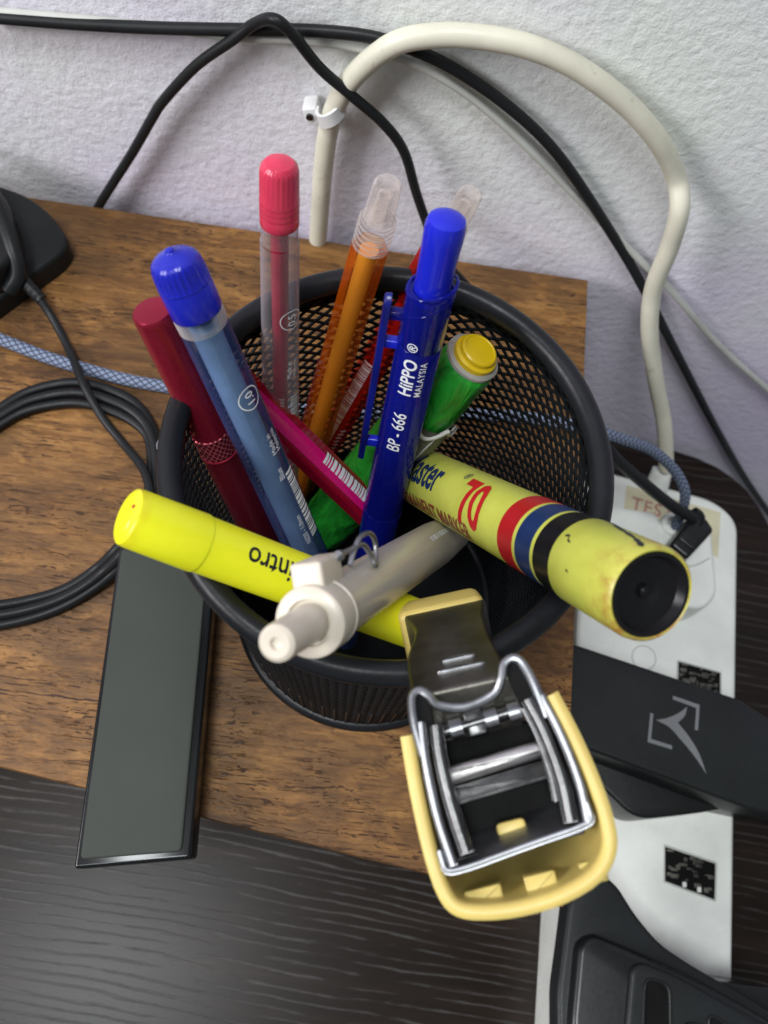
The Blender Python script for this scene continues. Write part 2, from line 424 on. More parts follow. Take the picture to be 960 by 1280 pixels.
def flat_ring(R, wd, n=28):
    V, F = [], []
    for i in range(n):
        t = 2*PI*i/n; V += [(R*math.cos(t), R*math.sin(t)), ((R-wd)*math.cos(t), (R-wd)*math.sin(t))]
    for i in range(n): a = 2*i; b = 2*((i+1) % n); F.append((a, b, b+1, a+1))
    return V, F
def bars(length, height, rnd, unit=.035, n=4):
    V, F = [], []; x = 0
    while x < length:
        wd = unit*rnd.choice((1, 1, 2, 3)); 
        for k in range(n):
            y0, y1 = height*k/n, height*(k+1)/n; i = len(V)
            V += [(x, y0), (x+wd, y0), (x+wd, y1), (x, y1)]; F.append((i, i+1, i+2, i+3))
        x += wd+unit*rnd.choice((.7, .8, 1.3))
    return V, F
def shift(vf, dx, dy): return [(x+dx, y+dy) for x, y in vf[0]], vf[1]
def patch(z0, z1, t0, t1, r, eps=.006, n=10, m_=6):
    V, F = [], []
    for i in range(n+1):
        for k in range(m_+1):
            th = t0+(t1-t0)*i/n; z = z0+(z1-z0)*k/m_; V.append(((r+eps)*math.cos(th), (r+eps)*math.sin(th), z))
    for i in range(n):
        for k in range(m_): a = i*(m_+1)+k; F.append((a, a+m_+1, a+m_+2, a+1))
    return V, F

def pen(name, label, T, B, group=None):
    T, B = Vector(T), Vector(B); z = (T-B).normalized(); mid = (T+B)/2
    x = (CAM-mid); x = (x - z*x.dot(z)).normalized(); y = z.cross(x)
    rot = Matrix((x, y, z)).transposed()
    t = thing(name, label, {'glue_tube': 'glue tube', 'permanent_marker': 'marker', 'highlighter': 'highlighter'}.get(name, 'pen'), B, rot, group)
    return t, (T-B).length

# ================================================================== THE SETTING
W = 12.85; H = 11.8
structure('wall', ([(-70, 13.35, -60), (90, 13.35, -60), (90, 13.35, 70), (-70, 13.35, 70)], [(0, 1, 2, 3)]), M['plaster'])
dk = [(-60, 13.3), (10.5, 13.3), (12.2, 13.15), (14.3, 12.88), (15.3, 12.68), (16.3, 12.33), (17.0, 11.92), (17.7, 11.35), (18.25, 10.6), (18.7, 9.7), (18.95, 8.6), (19.0, 7.4), (19.0, -45), (-60, -45)]
t = thing('desk', 'dark brown laminate desk with a rounded corner under the power strip', 'desk', (0, 0, -H))
part('desktop', prism([(x, y) for x, y in dk], -2.4, 0, .12), M['laminate'], t, 30)
for x in (-52, 12):
    for y in (-40, 6): part('leg', box(x, x+5, y, y+5, -62, -2.42, .2), M['laminate'], t)
t = thing('wooden_shelf_board', 'walnut brown wooden riser board that the pen cup stands on', 'shelf', (0, 0, 0))
part('board', prism([(-34, 12.72), (-34, -3.3), (6.47, -7.75), (6.47, 12.72), (-20, 12.72)], -1.5, 0, .03, 2), M['wood'], t, 30)
part('side_panel', box(4.6, 5.8, -4.5, 12.2, -H, -1.52, .03), M['wood'], t, 30)
part('side_panel', box(-33, -31.8, -1, 12.2, -H, -1.52, .03), M['wood'], t, 30)

# ================================================================== PEN CUP
cup = thing('mesh_pen_cup', 'round black wire mesh pen cup full of pens', 'pen holder', (0, 0, 0))
RT, RB, HT = 4.16, 3.62, 9.75
def rz(z): return RB+(RT-RB)*(z/HT)
CXB, CYB = .16, -.06                                   # the cup is slightly bent
def cxy(z): k = 1-z/HT; return CXB*k, CYB*k
def mesh_wall():
    V, F = [], []
    NC, HH = 62, .155; rows = int(9.3/HH); z0 = .3; wd, th = .040, .026
    def P(i, j, dr=0, dz=0):
        z = z0+j*HH; a = 2*PI*(i+(.5 if j % 2 else 0))/NC; jit = .010*math.sin(i*7.3+j*3.1)
        r = rz(z)+dr+jit; x, y = cxy(z); return (x+r*math.cos(a), y+r*math.sin(a), z+dz)
    for j in range(rows):
        for i in range(NC):
            for di in ((0, 1) if j % 2 else (-1, 0)):
                k = len(V)
                V += [P(i, j, th, wd*.9), P(i, j, th, -wd*.9), P(i, j, -th, -wd*.9), P(i, j, -th, wd*.9),
                      P(i+di, j+1, th, wd*.9), P(i+di, j+1, th, -wd*.9), P(i+di, j+1, -th, -wd*.9), P(i+di, j+1, -th, wd*.9)]
                F += [(k, k+1, k+5, k+4), (k+1, k+2, k+6, k+5), (k+2, k+3, k+7, k+6), (k+3, k, k+4, k+7)]
    return V, F
o = part('mesh_wall', mesh_wall(), M['meshpaint'], cup, 0)
part('rim', torus(4.245, .245, 9.88, 120, 20, flat=1.1), M['wirepaint'], cup, 60)
part('rim_band', join(lathe([(9.25, 4.17), (9.26, 4.20), (9.7, 4.24)], 96)[:1]+(lathe([(9.25, 4.17), (9.26, 4.20), (9.7, 4.24)], 96)[1][:-2],)), M['wirepaint'], cup, 60)
part('base_ring', torus(3.66, .20, .20, 110, 14, CXB, CYB), M['wirepaint'], cup, 60)
part('base_plate', lathe([(.10, 3.6), (.16, 3.6)], 96, cx=CXB, cy=CYB), M['meshpaint'], cup)
rib = [tube([(CXB+(rz(.35)+.03)*math.cos(a), CYB+(rz(.35)+.03)*math.sin(a), .34), (CXB*.74+(rz(2.6)+.02)*math.cos(a), CYB*.74+(rz(2.6)+.02)*math.sin(a), 2.6)], .028, 6, 1) for a in [2*PI*i/74 for i in range(74)]]
part('dark_skirt', (lambda q: (q[0], q[1][:-2]))(lathe([(.2, rz(.2)-.01), (2.6, rz(2.6)-.01)], 96, cx=CXB*.88, cy=CYB*.93)), M['meshpaint'], cup, 60)  # solid lower band, carried higher to add darkness inside the mesh
o = part('base_rib', join(*rib), M['wirepaint'], cup); o['kind'] = 'stuff'

# ================================================================== PENS IN THE CUP
rnd = random.Random(2)
# blue capped 1.0 pen
t, L = pen('capped_pen', 'pen with dark blue ribbed cap and blue see-through barrel marked 1.0', (-4.145, 1.56, 13.311), (-0.076, -2.075, 1.747))
zs = [11.58, 11.62, 12.13, 12.15, 12.17, 12.19, 12.22, 12.4, 12.55, 12.63, 12.70, 12.75, 12.79, 12.80]
rs = [.455, .468, .468, .458, .458, .468, .466, .46, .445, .41, .33, .2, .1, .09]
cap = part('cap', lathe(list(zip(zs, rs))+[(12.84, .075), (12.86, .04)], 96, ribbed(26, .05, 12.21, 12.58)), M['bluecap'], t)
part('barrel', lathe([(.6, .25), (1.2, .47), (11.25, .455), (11.27, .44), (11.58, .44)], 48), M['bluebody'], t)
part('collar', lathe([(11.27, .455), (11.29, .462), (11.55, .462), (11.57, .452)], 40, top=False), M['clearcap'], t)
part('refill', lathe([(.9, .12), (1.2, .27), (11.4, .28)], 32), M['bluerefill'], t)
r = .47
part('size_mark', wrap(join(flat_ring(.26, .025), shift(glyphs('1.0', .19, 0, 1, .003, 'CENTER'), 0, -.09)), 9.66, .50, r), M['inkwhite'], t)
part('lettering', join(wrap(glyphs('Made in', .13), 8.10, .66, r), wrap(glyphs('Malaysia', .13), 8.10, .96, r), wrap(glyphs('Blue', .14), 7.40, .52, r), wrap(glyphs('N225 - 1.0mm', .12), 5.30, .42, r)), M['inkwhite'], t)
part('barcode', wrap(bars(2.1, .26, rnd), 5.4, 1.15, r), M['inkwhite'], t)
# red capped 0.5 pen
t, L = pen('capped_pen', 'pen with pink-red ribbed cap and clear barrel marked 0.5', (-2.639, 3.551, 13.608), (-2.495, 0.716, 0.8))
part('cap', lathe([(11.80, .355), (11.82, .365), (12.0, .365), (12.02, .358), (12.06, .365), (12.12, .365), (12.14, .358), (12.18, .365), (12.24, .365), (12.26, .358), (12.3, .365), (12.34, .365), (12.36, .36), (12.9, .35), (13.0, .325), (13.07, .26), (13.1, .12), (13.115, .05)], 96, ribbed(24, .06, 12.37, 12.95)), M['pinkcap'], t)
part('barrel', lathe([(.5, .2), (1.2, .45), (6, .43), (11.4, .372), (11.42, .35), (11.8, .35)], 48), M['clearbody'], t)
part('refill', lathe([(.9, .1), (1.2, .17), (11.7, .17)], 28), M['redrefill'], t)
r = .402
part('size_mark', wrap(join(flat_ring(.26, .022), shift(glyphs('0.5', .19, 0, 1, .002, 'CENTER'), 0, -.09)), 9.70, .62, r), M['inkwhite'], t)
part('lettering', join(wrap(glyphs('Made in', .12), 8.0, .62, r), wrap(glyphs('Malaysia', .12), 8.0, .98, r), wrap(glyphs('Red', .14), 7.1, .2, r)), M['inkwhite'], t)
part('barcode', wrap(bars(2.2, .22, rnd), 5.2, 1.10, r, .02), M['inkwhite'], t)
# maroon metal pen
t, L = pen('metal_pen', 'maroon metal cylinder pen with a knurled band and flat end', (-4.603, 1.249, 11.963), (-1.91, -0.846, 1.805))
part('barrel', lathe([(7.42, .39), (7.44, .415), (10.62, .385), (10.69, .375), (10.72, .35), (10.722, .34)], 56), M['maroon'], t)
part('knurled_grip', lathe([(6.80, .405), (6.82, .425), (7.40, .42), (7.42, .40)], 64), M['knurl'], t)
part('ring', torus(.41, .03, 6.75, 56, 8), M['maroon'], t)
part('lower_barrel', lathe([(0, .2), (.6, .44), (6.70, .42), (6.78, .40)], 56), M['maroonlow'], t)
# orange clear pen
def crystal_cap(t, z0, z1, r, threads=5):
    h = z1-z0; zt = z0+h*.45; prof = [(z0, r*.94), (z0+.02, r)]
    for k in range(threads):
        a = z0+.05+(zt-z0-.05)*k/threads; d = (zt-z0-.05)/threads
        prof += [(a, r), (a+d*.35, r), (a+d*.5, r*.9), (a+d*.85, r*.9)]
    part('threaded_collar', lathe(prof, 48), M['clearcap'], t)
    part('crystal_cap', lathe([(zt, r*.86), (zt+.05, r*.84), (z1-.12, r*.74), (z1-.03, r*.62), (z1, r*.4)], 48, lambda q, z: 1-.07*(.5+.5*math.cos(8*q))), M['clearcap'], t)
    part('cap_core', lathe([(zt, r*.42), (z1-.3, r*.36), (z1-.25, r*.2)], 20), M['clearcap'], t)
t, L = pen('hexagonal_pen', 'orange see-through hexagonal pen with a clear threaded cap', (-0.721, 3.885, 13.16), (-2.346, 2.488, 0.883))
part('barrel', hexa([(.3, .2), (1.0, .43), (10.75, .375), (10.81, .35)]), M['orangebody'], t, 20)
part('refill', lathe([(.6, .1), (1, .19), (10.7, .19)], 28), M['orangerefill'], t)
crystal_cap(t, 10.82, 12.44, .37)
part('barcode', wrap(bars(3.4, .14, rnd), 3.6, -1.05, .41, .02), M['inkred'], t)
# red clear pen
t, L = pen('hexagonal_pen', 'red see-through hexagonal pen with clear cap leaning behind the blue click pen', (0.857, 4.709, 12.263), (-2.193, 3.106, 0.789))
part('barrel', hexa([(.3, .2), (1.0, .37), (10.35, .37), (10.4, .34)]), M['redbody'], t, 20)
part('refill', lathe([(.6, .1), (1, .15), (10.3, .155)], 28), M['salmon'], t)
crystal_cap(t, 10.41, 12.0, .34)
part('barcode', wrap(bars(4.1, .26, rnd, .04), 2.5, .10, .36, .012), M['inkpink'], t)
part('lettering', wrap(glyphs('5 7 5 4 6 9 9 0 6', .17), 2.2, .78, .36, .012), M['inkpink'], t)
# pink pen
t, L = pen('hexagonal_pen', 'hot pink hexagonal pen with a white barcode lying across the cup', (-3.549, 1.922, 8.678), (1.956, 0.708, 1.2))
part('barrel', hexa([(3.0, .3), (3.2, .45), (9.01, .41), (9.21, .38)]), M['pinkred'], t, 20)
part('refill', lathe([(3.1, .14), (8.0, .14)], 24), M['pink'], t)
part('painted_side', patch(3.25, 8.96, -.25, .62, .415, .02, 6, 12), M['pink'], t)
part('barcode', wrap(bars(2.9, .28, rnd, .045), 3.30, .82, .425, .026), M['inkwhite'], t)
part('cap', hexa([(8.86, .43), (8.91, .44), (9.36, .42), (9.39, .3)]), M['redbody'], t, 20)
# blue click pen
t, L = pen('click_pen', 'deep blue see-through click pen printed with white lettering', (0.361, 2.917, 13.585), (0.03, -0.079, 0.587))
part('push_button', lathe([(11.2, .34), (12.4, .345), (12.9, .365), (13.15, .365), (13.27, .33), (13.33, .23), (13.35, .1)], 48), M['bpbutton'], t)
part('barrel', lathe([(0, .12), (1.2, .46), (4.6, .49), (4.62, .475), (4.66, .485), (10.35, .455), (10.38, .435), (10.42, .455), (11.55, .455), (11.75, .455), (11.76, .41), (11.7, .40)], 56, lambda q, z: 1.0), M['bpbody'], t)
part('inner_tube', lathe([(.8, .2), (5, .40), (10.5, .38), (11.5, .37)], 40), M['bpcore'], t)
part('top_collar', tube([((.45)*math.cos(a), .45*math.sin(a), 11.80+.16*math.sin(a)) for a in [2*PI*i/40 for i in range(41)]], .035, 8, 1), M['bpbody'], t)
part('sloping_band', tube([((.445)*math.cos(a), .445*math.sin(a), 11.42+.30*math.sin(a)) for a in [2*PI*i/40 for i in range(41)]], .022, 8, 1), M['bpbody'], t)
ca = -1.45
cdir = Vector((math.cos(ca), math.sin(ca), 0)); cper = Vector((-math.sin(ca), math.cos(ca), 0))
clip = part('clip', prism(rpoly([(6.5, .12), (10.0, .17), (11.35, .17), (11.5, 0), (11.35, -.17), (10.0, -.17), (6.5, -.12)], .1), .40, .54, .05, 2, (cdir*.30, (0, 0, 1), tuple(cper), tuple(cdir))), M['bpcore'], t)
part('clip_bridge', box(10.9, 11.1, -.1, .1, .35, .75, .02, (0*cdir, (0, 0, 1), tuple(cper), tuple(cdir))), M['bpbody'], t)
part('clip_bridge', box(10.15, 10.35, -.1, .1, .35, .75, .02, (0*cdir, (0, 0, 1), tuple(cper), tuple(cdir))), M['bpbutton'], t)
part('clip_foot', box(7.0, 7.25, -.09, .09, .38, .72, .03, (0*cdir, (0, 0, 1), tuple(cper), tuple(cdir))), M['bpbutton'], t)
r = .458
part('lettering', join(wrap(glyphs('BP - 666', .30, 0, .92, .004), 7.40, .14, .465, .012), wrap(glyphs('HiPPO', .29, 0, .95, .008), 9.22, .10, r), wrap(glyphs('\u00ae', .22, 0, 1, .002), 10.46, -.02, r), wrap(glyphs('MALAYSIA', .145, 0, 1.0, .002, 'LEFT', 1.15), 9.22, .55, r)), M['inkwhite'], t)
# green glue tube
t, L = pen('glue_tube', 'green foil-wrapped glue tube with a yellow cap behind the blue click pen', (1.62, 2.98, 9.52), (-1.452, 1.642, 1.1))
L = (Vector((1.62, 2.98, 9.52))-Vector((-1.452, 1.642, 1.1))).length
def crum(q, z): return 1+.035*noise.noise(Vector((math.cos(q)*2, math.sin(q)*2, z*1.6)))+.015*noise.noise(Vector((math.cos(q)*5, math.sin(q)*5, z*4)))
zz = [i*.18 for i in range(int((L-.35)/.18))]
part('wrapper', lathe([(0, .5)]+[(z+.1, .76-.16*(z/L)**3) for z in zz]+[(L-.32, .60), (L-.30, .56)], 64, crum), M['green'], t, 60)
part('torn_label', patch(L-3.6, L-2.15, .1, 1.7, .74, .05, 14, 8), M['greyband'], t)
part('paper_edge', tube([((.80)*math.cos(a), .80*math.sin(a), L-2.05-.38*abs(math.sin(3*a))) for a in [.1+1.7*i/16 for i in range(17)]], .055, 6, 2), M['paper'], t)
part('seam_strip', tube([(.79*math.cos(.85), .79*math.sin(.85), L-2.3), (.79*math.cos(.80), .79*math.sin(.80), L-3.4), (.76*math.cos(.9), .76*math.sin(.9), L-4.4)], .03, 6, 4), M['paper'], t)
part('collar', lathe([(L-.32, .58), (L-.30, .615), (L-.23, .61), (L-.21, .5)], 56, crum), M['grubby'], t)
part('cap', lathe([(L-.24, .45), (L-.22, .50), (L-.10, .50), (L-.08, .47), (L-.06, .43), (L+.03, .42), (L+.06, .39), (L+.065, .36), (L+.05, .34), (L+.05, .2)], 56), M['gluecap'], t)
part('fine_print', join(*[wrap(bars(.8-.15*k, .05, rnd, .035), .5, .75-.12*k, .70, .03) for k in range(3)]), M['inkwhite'], t)
# marker
t, L = pen('permanent_marker', 'thick yellow permanent marker with red, blue and black bands and 70 on it', (4.215, -3.16, 12.97), (1.102, 1.728, 5.366))
t['category'] = 'marker'
R0 = .745
part('barrel', lathe([(0, .55), (.1, R0-.01), (7.60, R0)], 72), M['markeryellow'], t)
part('cap', lathe([(7.58, R0+.005), (7.62, R0+.03), (9.3, R0+.04), (9.42, R0+.02), (9.47, R0-.02), (9.45, R0-.05), (9.30, R0-.06)], 72, top=False), M['markeryellow'], t)
part('end_plug', lathe([(8.8, R0-.12), (9.40, R0-.055), (9.46, R0-.06), (9.465, R0-.12), (9.40, R0-.15), (9.33, R0-.19), (9.32, .30), (9.30, .22), (9.25, .12), (9.24, .06)], 64), M['blackband'], t)
part('plug_pip', lathe([(9.24, .10), (9.30, .09), (9.33, .04)], 20), M['blackband'], t)
for nm, a, b in (('red_band', 5.60, 6.20), ('blue_band', 6.32, 6.90), ('black_band', 7.01, 7.57)):
    part(nm, lathe([(a, R0-.02), (a+.005, R0+.006), (b-.005, R0+.006), (b, R0-.02)], 72), M[nm.split('_')[0]+'band'], t)
part('brand_lettering', join(wrap(glyphs('Master', .80, -.10, .68, .022), .28, .22, R0, .009)), M['inknavy'], t)
part('registered_mark', wrap(glyphs('\u00ae', .22), 3.1, -.55, R0, .009), M['inknavy'], t)
part('number', wrap(glyphs('70', 1.05, -.28, .80, .034), 3.66, .66, R0, .009), M['inkred'], t)
part('permanent_lettering', wrap(glyphs('PERMANENT MARKER', .42, -.15, .78, .008), -.1, 1.18, R0, .009), M['inkbrown'], t)
scr = [(7.55, -1.50), (7.9, -1.42), (8.3, -1.22), (8.9, -1.05), (9.38, -.86)]
def smear(pts, wd, r, eps, seed):
    rr = random.Random(seed); P_ = catmull([(z, q, 0) for z, q in pts], 6); V, F = [], []
    for i, p in enumerate(P_):
        k = wd*(.45+.75*rr.random())*(1 if 0 < i < len(P_)-1 else .2)
        for sgn in (-1, 0, 1): V.append(((r+eps)*math.cos(p.y+sgn*k/r), (r+eps)*math.sin(p.y+sgn*k/r), p.x))
    for i in range(len(P_)-1):
        for j in (0, 1): a_ = 3*i+j; F.append((a_, a_+1, a_+4, a_+3))
    return V, F
part('ink_smear', smear([(7.2, -1.65)]+scr, .05, R0+.035, .008, 3), M['inkblack'], t)
part('scratch', smear([(7.75, -.30), (7.85, -.33), (7.9, -.24), (8.0, -.20)], .022, R0+.033, .008, 5), M['inkblack'], t)
part('scratch', smear([(8.2, .35), (8.28, .38)], .02, R0+.036, .008, 6), M['inkblack'], t)
# highlighter
t, L = pen('highlighter', 'bright yellow highlighter printed intro resting over the left rim', (-4.285, -2.568, 11.693), (1.099, -2.756, 8.002))
t['category'] = 'highlighter'
part('barrel', lathe([(0, .3), (.15, .52), (5.12, .515)], 56), M['hiyellow'], t)
part('cap', lathe([(5.10, .51), (5.12, .53), (5.16, .535), (6.38, .51), (6.46, .49), (6.50, .44), (6.51, .36), (6.53, .34), (6.535, .2)], 64), M['hiyellow'], t)
part('lettering', wrap(glyphs('intro', .42, 0, .85, .006), 3.45, .55, .516, .008), M['inkblack'], t)
part('ink_dot', lathe([(6.528, .045), (6.545, .03)], 12, cx=.27, cy=.18), M['inkred'], t)
# ivory mechanical pencil
t, L = pen('mechanical_pencil', 'ivory push-button pencil with a bent wire clip leaning out over the front rim', (-1.303, -4.9, 14.005), (2.302, 1.251, 3.6))
t['category'] = 'pencil'
part('push_button', lathe([(11.3, .29), (11.5, .295), (12.5, .27), (12.57, .26), (12.61, .20), (12.605, .09), (12.56, .075), (12.55, .03)], 48), M['beige'], t)
part('collar', lathe([(10.75, .50), (10.8, .54), (11.25, .55), (11.33, .54), (11.37, .49), (11.38, .36), (11.30, .34), (11.29, .28)], 64), M['beige'], t)
part('collar_ring', lathe([(10.62, .49), (10.65, .54), (10.74, .55), (10.76, .51)], 56), M['beige'], t)
part('barrel', lathe([(0, .3), (1.0, .46), (3.2, .53), (10.62, .50)], 56), M['beigebody'], t)
part('inner_tube', lathe([(.3, .1), (10.5, .22)], 24), M['beige'], t)
ba = 1.15; bd_ = Vector((math.cos(ba), math.sin(ba), 0)); bp_ = Vector((-math.sin(ba), math.cos(ba), 0))
part('clip_block', prism(rpoly([(10.15, .22), (11.15, .27), (11.2, -.27), (10.15, -.22)], .08), .44, .86, .06, 3, (0*bd_, (0, 0, 1), tuple(bp_), tuple(bd_))), M['beige'], t)
part('clip_neck', box(10.95, 11.15, -.10, .10, .3, .6, .02, (0*bd_, (0, 0, 1), tuple(bp_), tuple(bd_))), M['beige'], t)
wl = [(10.75, .52, .58), (10.45, .55, .57), (10.15, .62, .56), (9.95, .55, .36), (9.90, .50, .20), (9.72, .52, .34), (9.70, .62, .52), (9.9, .70, .66), (10.2, .66, .66), (10.4, .52, .50), (10.5, .44, .38)]
part('wire_clip', tube([(x*1.08, y*1.12, 10.28+(z-10.75)*1.45) for z, x, y in wl], .045, 10, 6), M['chrome'], t)
part('clip_rivet', lathe([(10.20, .03), (10.24, .085), (10.34, .085), (10.38, .03)], 16, cx=.55, cy=.64), M['chrome'], t)
part('embossing', wrap(bars(2.4, .12, rnd, .05), 2.6, .35, .53, .006), M['inkwhite'], t)

# ================================================================== STAPLER
def STP(W_, V_, A_): return tuple(SN+sw*W_+sv*V_+sg*A_)
SN = Vector((2.2816, -6.3201, 12.1220)); sw = Vector((2.4795, 0.9124, 0.4472)); sg = (CAM-SN).normalized(); sw = (sw-sg*sw.dot(sg)).normalized(); sv = sg.cross(sw)
FA = Vector((1.4584, -2.3513, 8.9546)); sa = (SN-FA).normalized()
srot = Matrix((sw, sv, sg)).transposed()
t = thing('stapler', 'small open stapler with pale yellow handle and chrome magazine standing in the cup', 'stapler', SN, srot)
inv = srot.inverted()
def wl_(v): return tuple(inv @ (Vector(v)-SN))
am = inv @ sa                                    # stapler axis in its own frame
outer = [(-1.30, 1.26), (-1.36, .4), (-1.37, -.5), (-1.30, -1.08), (-1.12, -1.36), (-.75, -1.50), (-.2, -1.57), (.45, -1.54), (1.02, -1.37), (1.34, -1.05), (1.44, -.62), (1.42, 0), (1.33, .7), (1.20, 1.33)]
def off(pl, d):
    out = []
    for i, p in enumerate(pl):
        a = Vector(pl[max(0, i-1)]); b = Vector(pl[min(len(pl)-1, i+1)]); e = (b-a).normalized(); out.append((p[0]-e.y*d, p[1]+e.x*d))
    return out
outer = [tuple(p)[:2] for p in catmull([(x, y, 0) for x, y in outer], 3)]
innr = off(outer, .21)
def shell():
    V, F = [], []; N = len(outer); secs = [(0.05, 1.0, .06), (0, 1.0, 0), (-.15, 1.0, -.01), (-1.0, .93, 0), (-2.0, .84, 0)]
    for A_, s_, ins in secs:
        sh = Vector((am.x, am.y))*(A_/am.z)*0.12
        for i in range(N):
            o_, n_ = outer[i], innr[i]
            if ins > 0: o_ = (o_[0]*.7+n_[0]*.3, o_[1]*.7+n_[1]*.3); n_ = (n_[0]*.75+outer[i][0]*.25, n_[1]*.75+outer[i][1]*.25)
            V.append((o_[0]*s_+sh.x, o_[1]*s_+sh.y, A_)); V.append((n_[0]*s_+sh.x, n_[1]*s_+sh.y, A_))
    for k in range(len(secs)-1):
        for i in range(N-1):
            a = k*2*N+2*i; b = a+2*N; F.append((a, a+2, b+2, b)); F.append((a+1, b+1, b+3, a+3))
        for i in (0, N-1):
            a = k*2*N+2*i; b = a+2*N; F.append((a, b, b+1, a+1) if i == 0 else (a, a+1, b+1, b))
    for i in range(N-1): a = 2*i; F.append((a, a+1, a+3, a+2))
    return V, F
part('handle_shell', shell(), M['stapleryellow'], t, 50)
# ribs moulded inside the handle floor
for x0, x1 in ((-.95, -.40), (-.05, .42), (.78, 1.15)):
    part('handle_rib', box(x0, x1, -1.42, -1.10, -1.7, -.30, .04, None, .03), M['stapleryellow'], t)
def plate(pts, thick, z0, z1, mat, nm='side_plate', lean=.35):
    """bent sheet following a polyline in the opening plane, running back along the stapler"""
    V, F = [], []; o2 = off(pts, thick); N = len(pts)
    for A_, ins in ((z1, .0), (z0, 0)):
        sh = Vector((am.x, am.y))*(A_/am.z)*lean
        for i in range(N): V += [(pts[i][0]+sh.x, pts[i][1]+sh.y, A_), (o2[i][0]+sh.x, o2[i][1]+sh.y, A_)]
    for i in range(N-1):
        a = 2*i; b = a+2*N; F += [(a, a+2, b+2, b), (a+1, b+1, b+3, a+3), (a, a+1, a+3, a+2), (b, b+2, b+3, b+1)]
    F += [(0, 2*N, 2*N+1, 1), (2*N-2, 2*N-1, 4*N-1, 4*N-2)]
    P_ = [((a[0]+b[0])/2, (a[1]+b[1])/2, z1) for a, b in zip(pts, o2)]
    return part(nm, join((V, F), tube(P_, abs(thick)*.50, 10, 1)), M[mat], t, 50)
def cm(p, n=5): return [tuple(q)[:2] for q in catmull([(x, y, 0) for x, y in p], n)]
plate(cm([(-1.00, 1.40), (-1.08, .8), (-1.10, .0), (-1.04, -.70)]), .13, -2.0, .02, 'chrome')
plate(cm([(-.82, 1.30), (-.88, .8), (-.89, .1), (-.84, -.58)]), .20, -2.0, .02, 'gunmetal')
plate(cm([(1.13, -.60), (1.18, .0), (1.12, .7), (1.00, 1.34)]), .13, -2.0, .02, 'chrome')
plate(cm([(.93, -.52), (.98, .1), (.93, .8), (.82, 1.34)]), .20, -2.0, .02, 'gunmetal')
plate(cm([(.76, -.2), (.79, .2), (.75, .8), (.66, 1.22)]), .09, -1.9, -.05, 'gunmetal')
lip = [(-1.17, -.45), (-1.13, -.76), (-.8, -.80), (-.2, -.745), (.4, -.69), (.95, -.64), (1.16, -.56), (1.17, -.30)]
plate(cm(lip, 3), .09, -.9, .04, 'chrome', 'magazine_lip')
part('magazine_floor', box(-1.0, 1.0, -.72, -.62, -2.2, -.15, .02), M['gunmetal'], t)
part('interior_shade', box(-.86, .88, -.60, 1.10, -2.2, -.85, .05), M['hole'], t)  # black block put in for the shade inside the stapler
part('cross_bar', prism(rpoly([(-.84, .40), (.88, .47), (.88, .72), (-.84, .66)], .05), -.5, -.10, .11, 4), M['steel'], t)
part('cross_bar', prism(rpoly([(-.80, .08), (.84, .14), (.84, .44), (-.80, .38)], .03), -.8, -.30, .05, 2), M['gunmetal'], t)
part('staple_pusher', box(-.25, .20, -.50, -.30, -.95, -.45, .05), M['stapleryellow'], t)
part('hinge_pin', tube([(-.85, 1.20, -.5), (.80, 1.26, -.5)], .10, 14, 1), M['gunmetal'], t)
for x in (-.45, .12, .50):
    part('hinge_collar', tube([(x-.10, 1.215+.02*x, -.5), (x+.10, 1.22+.02*x, -.5)], .155, 16, 1), M['chrome'], t)
part('hinge_strap', box(-.30, .02, 1.02, 1.44, -.75, -.42, .04), M['gunmetal'], t)
ear = lambda pts, nm='hinge_ear': part(nm, tube([(x, y, z) for x, y, z in pts], .075, 10, 6), M['chrome'], t)
ear([(-1.02, .9, 0), (-1.04, 1.4, .02), (-.98, 1.78, 0), (-.85, 1.86, 0), (-.72, 1.74, 0), (-.62, 1.58, -.05), (-.30, 1.46, -.1), (0, 1.47, -.1), (.28, 1.55, -.05), (.42, 1.72, 0), (.52, 1.92, 0), (.68, 1.98, 0), (.80, 1.86, 0), (.88, 1.5, .02), (.92, 1.0, 0)], 'hinge_ear')
part('ear_plate', prism(rpoly([(-1.02, 1.0), (-.78, 1.0), (-.72, 1.72), (-.86, 1.84), (-1.0, 1.7)], .06), -.12, -.02, .01, 1), M['hole'], t)
part('ear_plate', prism(rpoly([(.62, 1.05), (.88, 1.0), (.84, 1.8), (.68, 1.95), (.52, 1.8)], .06), -.12, -.02, .01, 1), M['hole'], t)
# mirror-dark base plate leading down to the yellow toe cap
PL = [Vector(p) for p in ((0.7641, -4.9438, 11.7685), (2.2863, -4.4120, 12.0316), (2.1824, -2.4223, 9.3803), (0.6565, -2.8910, 9.1427))]                    # near-left, near-right, far-right, far-left (world)
pc = sum(PL, Vector())/4; px_ = ((PL[1]-PL[0])+(PL[2]-PL[3])).normalized(); py_ = ((PL[3]-PL[0])+(PL[2]-PL[1])).normalized(); pn_ = px_.cross(py_).normalized()
if pn_.dot(CAM-pc) < 0: pn_ = -pn_
py_ = pn_.cross(px_) if pn_.cross(px_).dot(py_) > 0 else -pn_.cross(px_)
def to2(p): d = p-pc; return d.dot(px_), d.dot(py_)
q = [to2(p) for p in PL]
hl, hw0, hw1 = (q[2][1]-q[1][1])/2, (q[1][0]-q[0][0])/2, (q[2][0]-q[3][0])/2
y0 = q[0][1]; y1 = q[3][1]
left = cm([q[0], (q[0][0]*.98+.02, y0*.5+y1*.5-.3), (q[3][0]+.16, y1-.8), q[3]], 6); right = cm([q[1], (q[1][0]*.9, y0*.5+y1*.5-.3), (q[2][0]-.16, y1-.8), q[2]], 6)
poly = [(p[0], p[1]) for p in left]+[(p[0], p[1]) for p in reversed(right)]
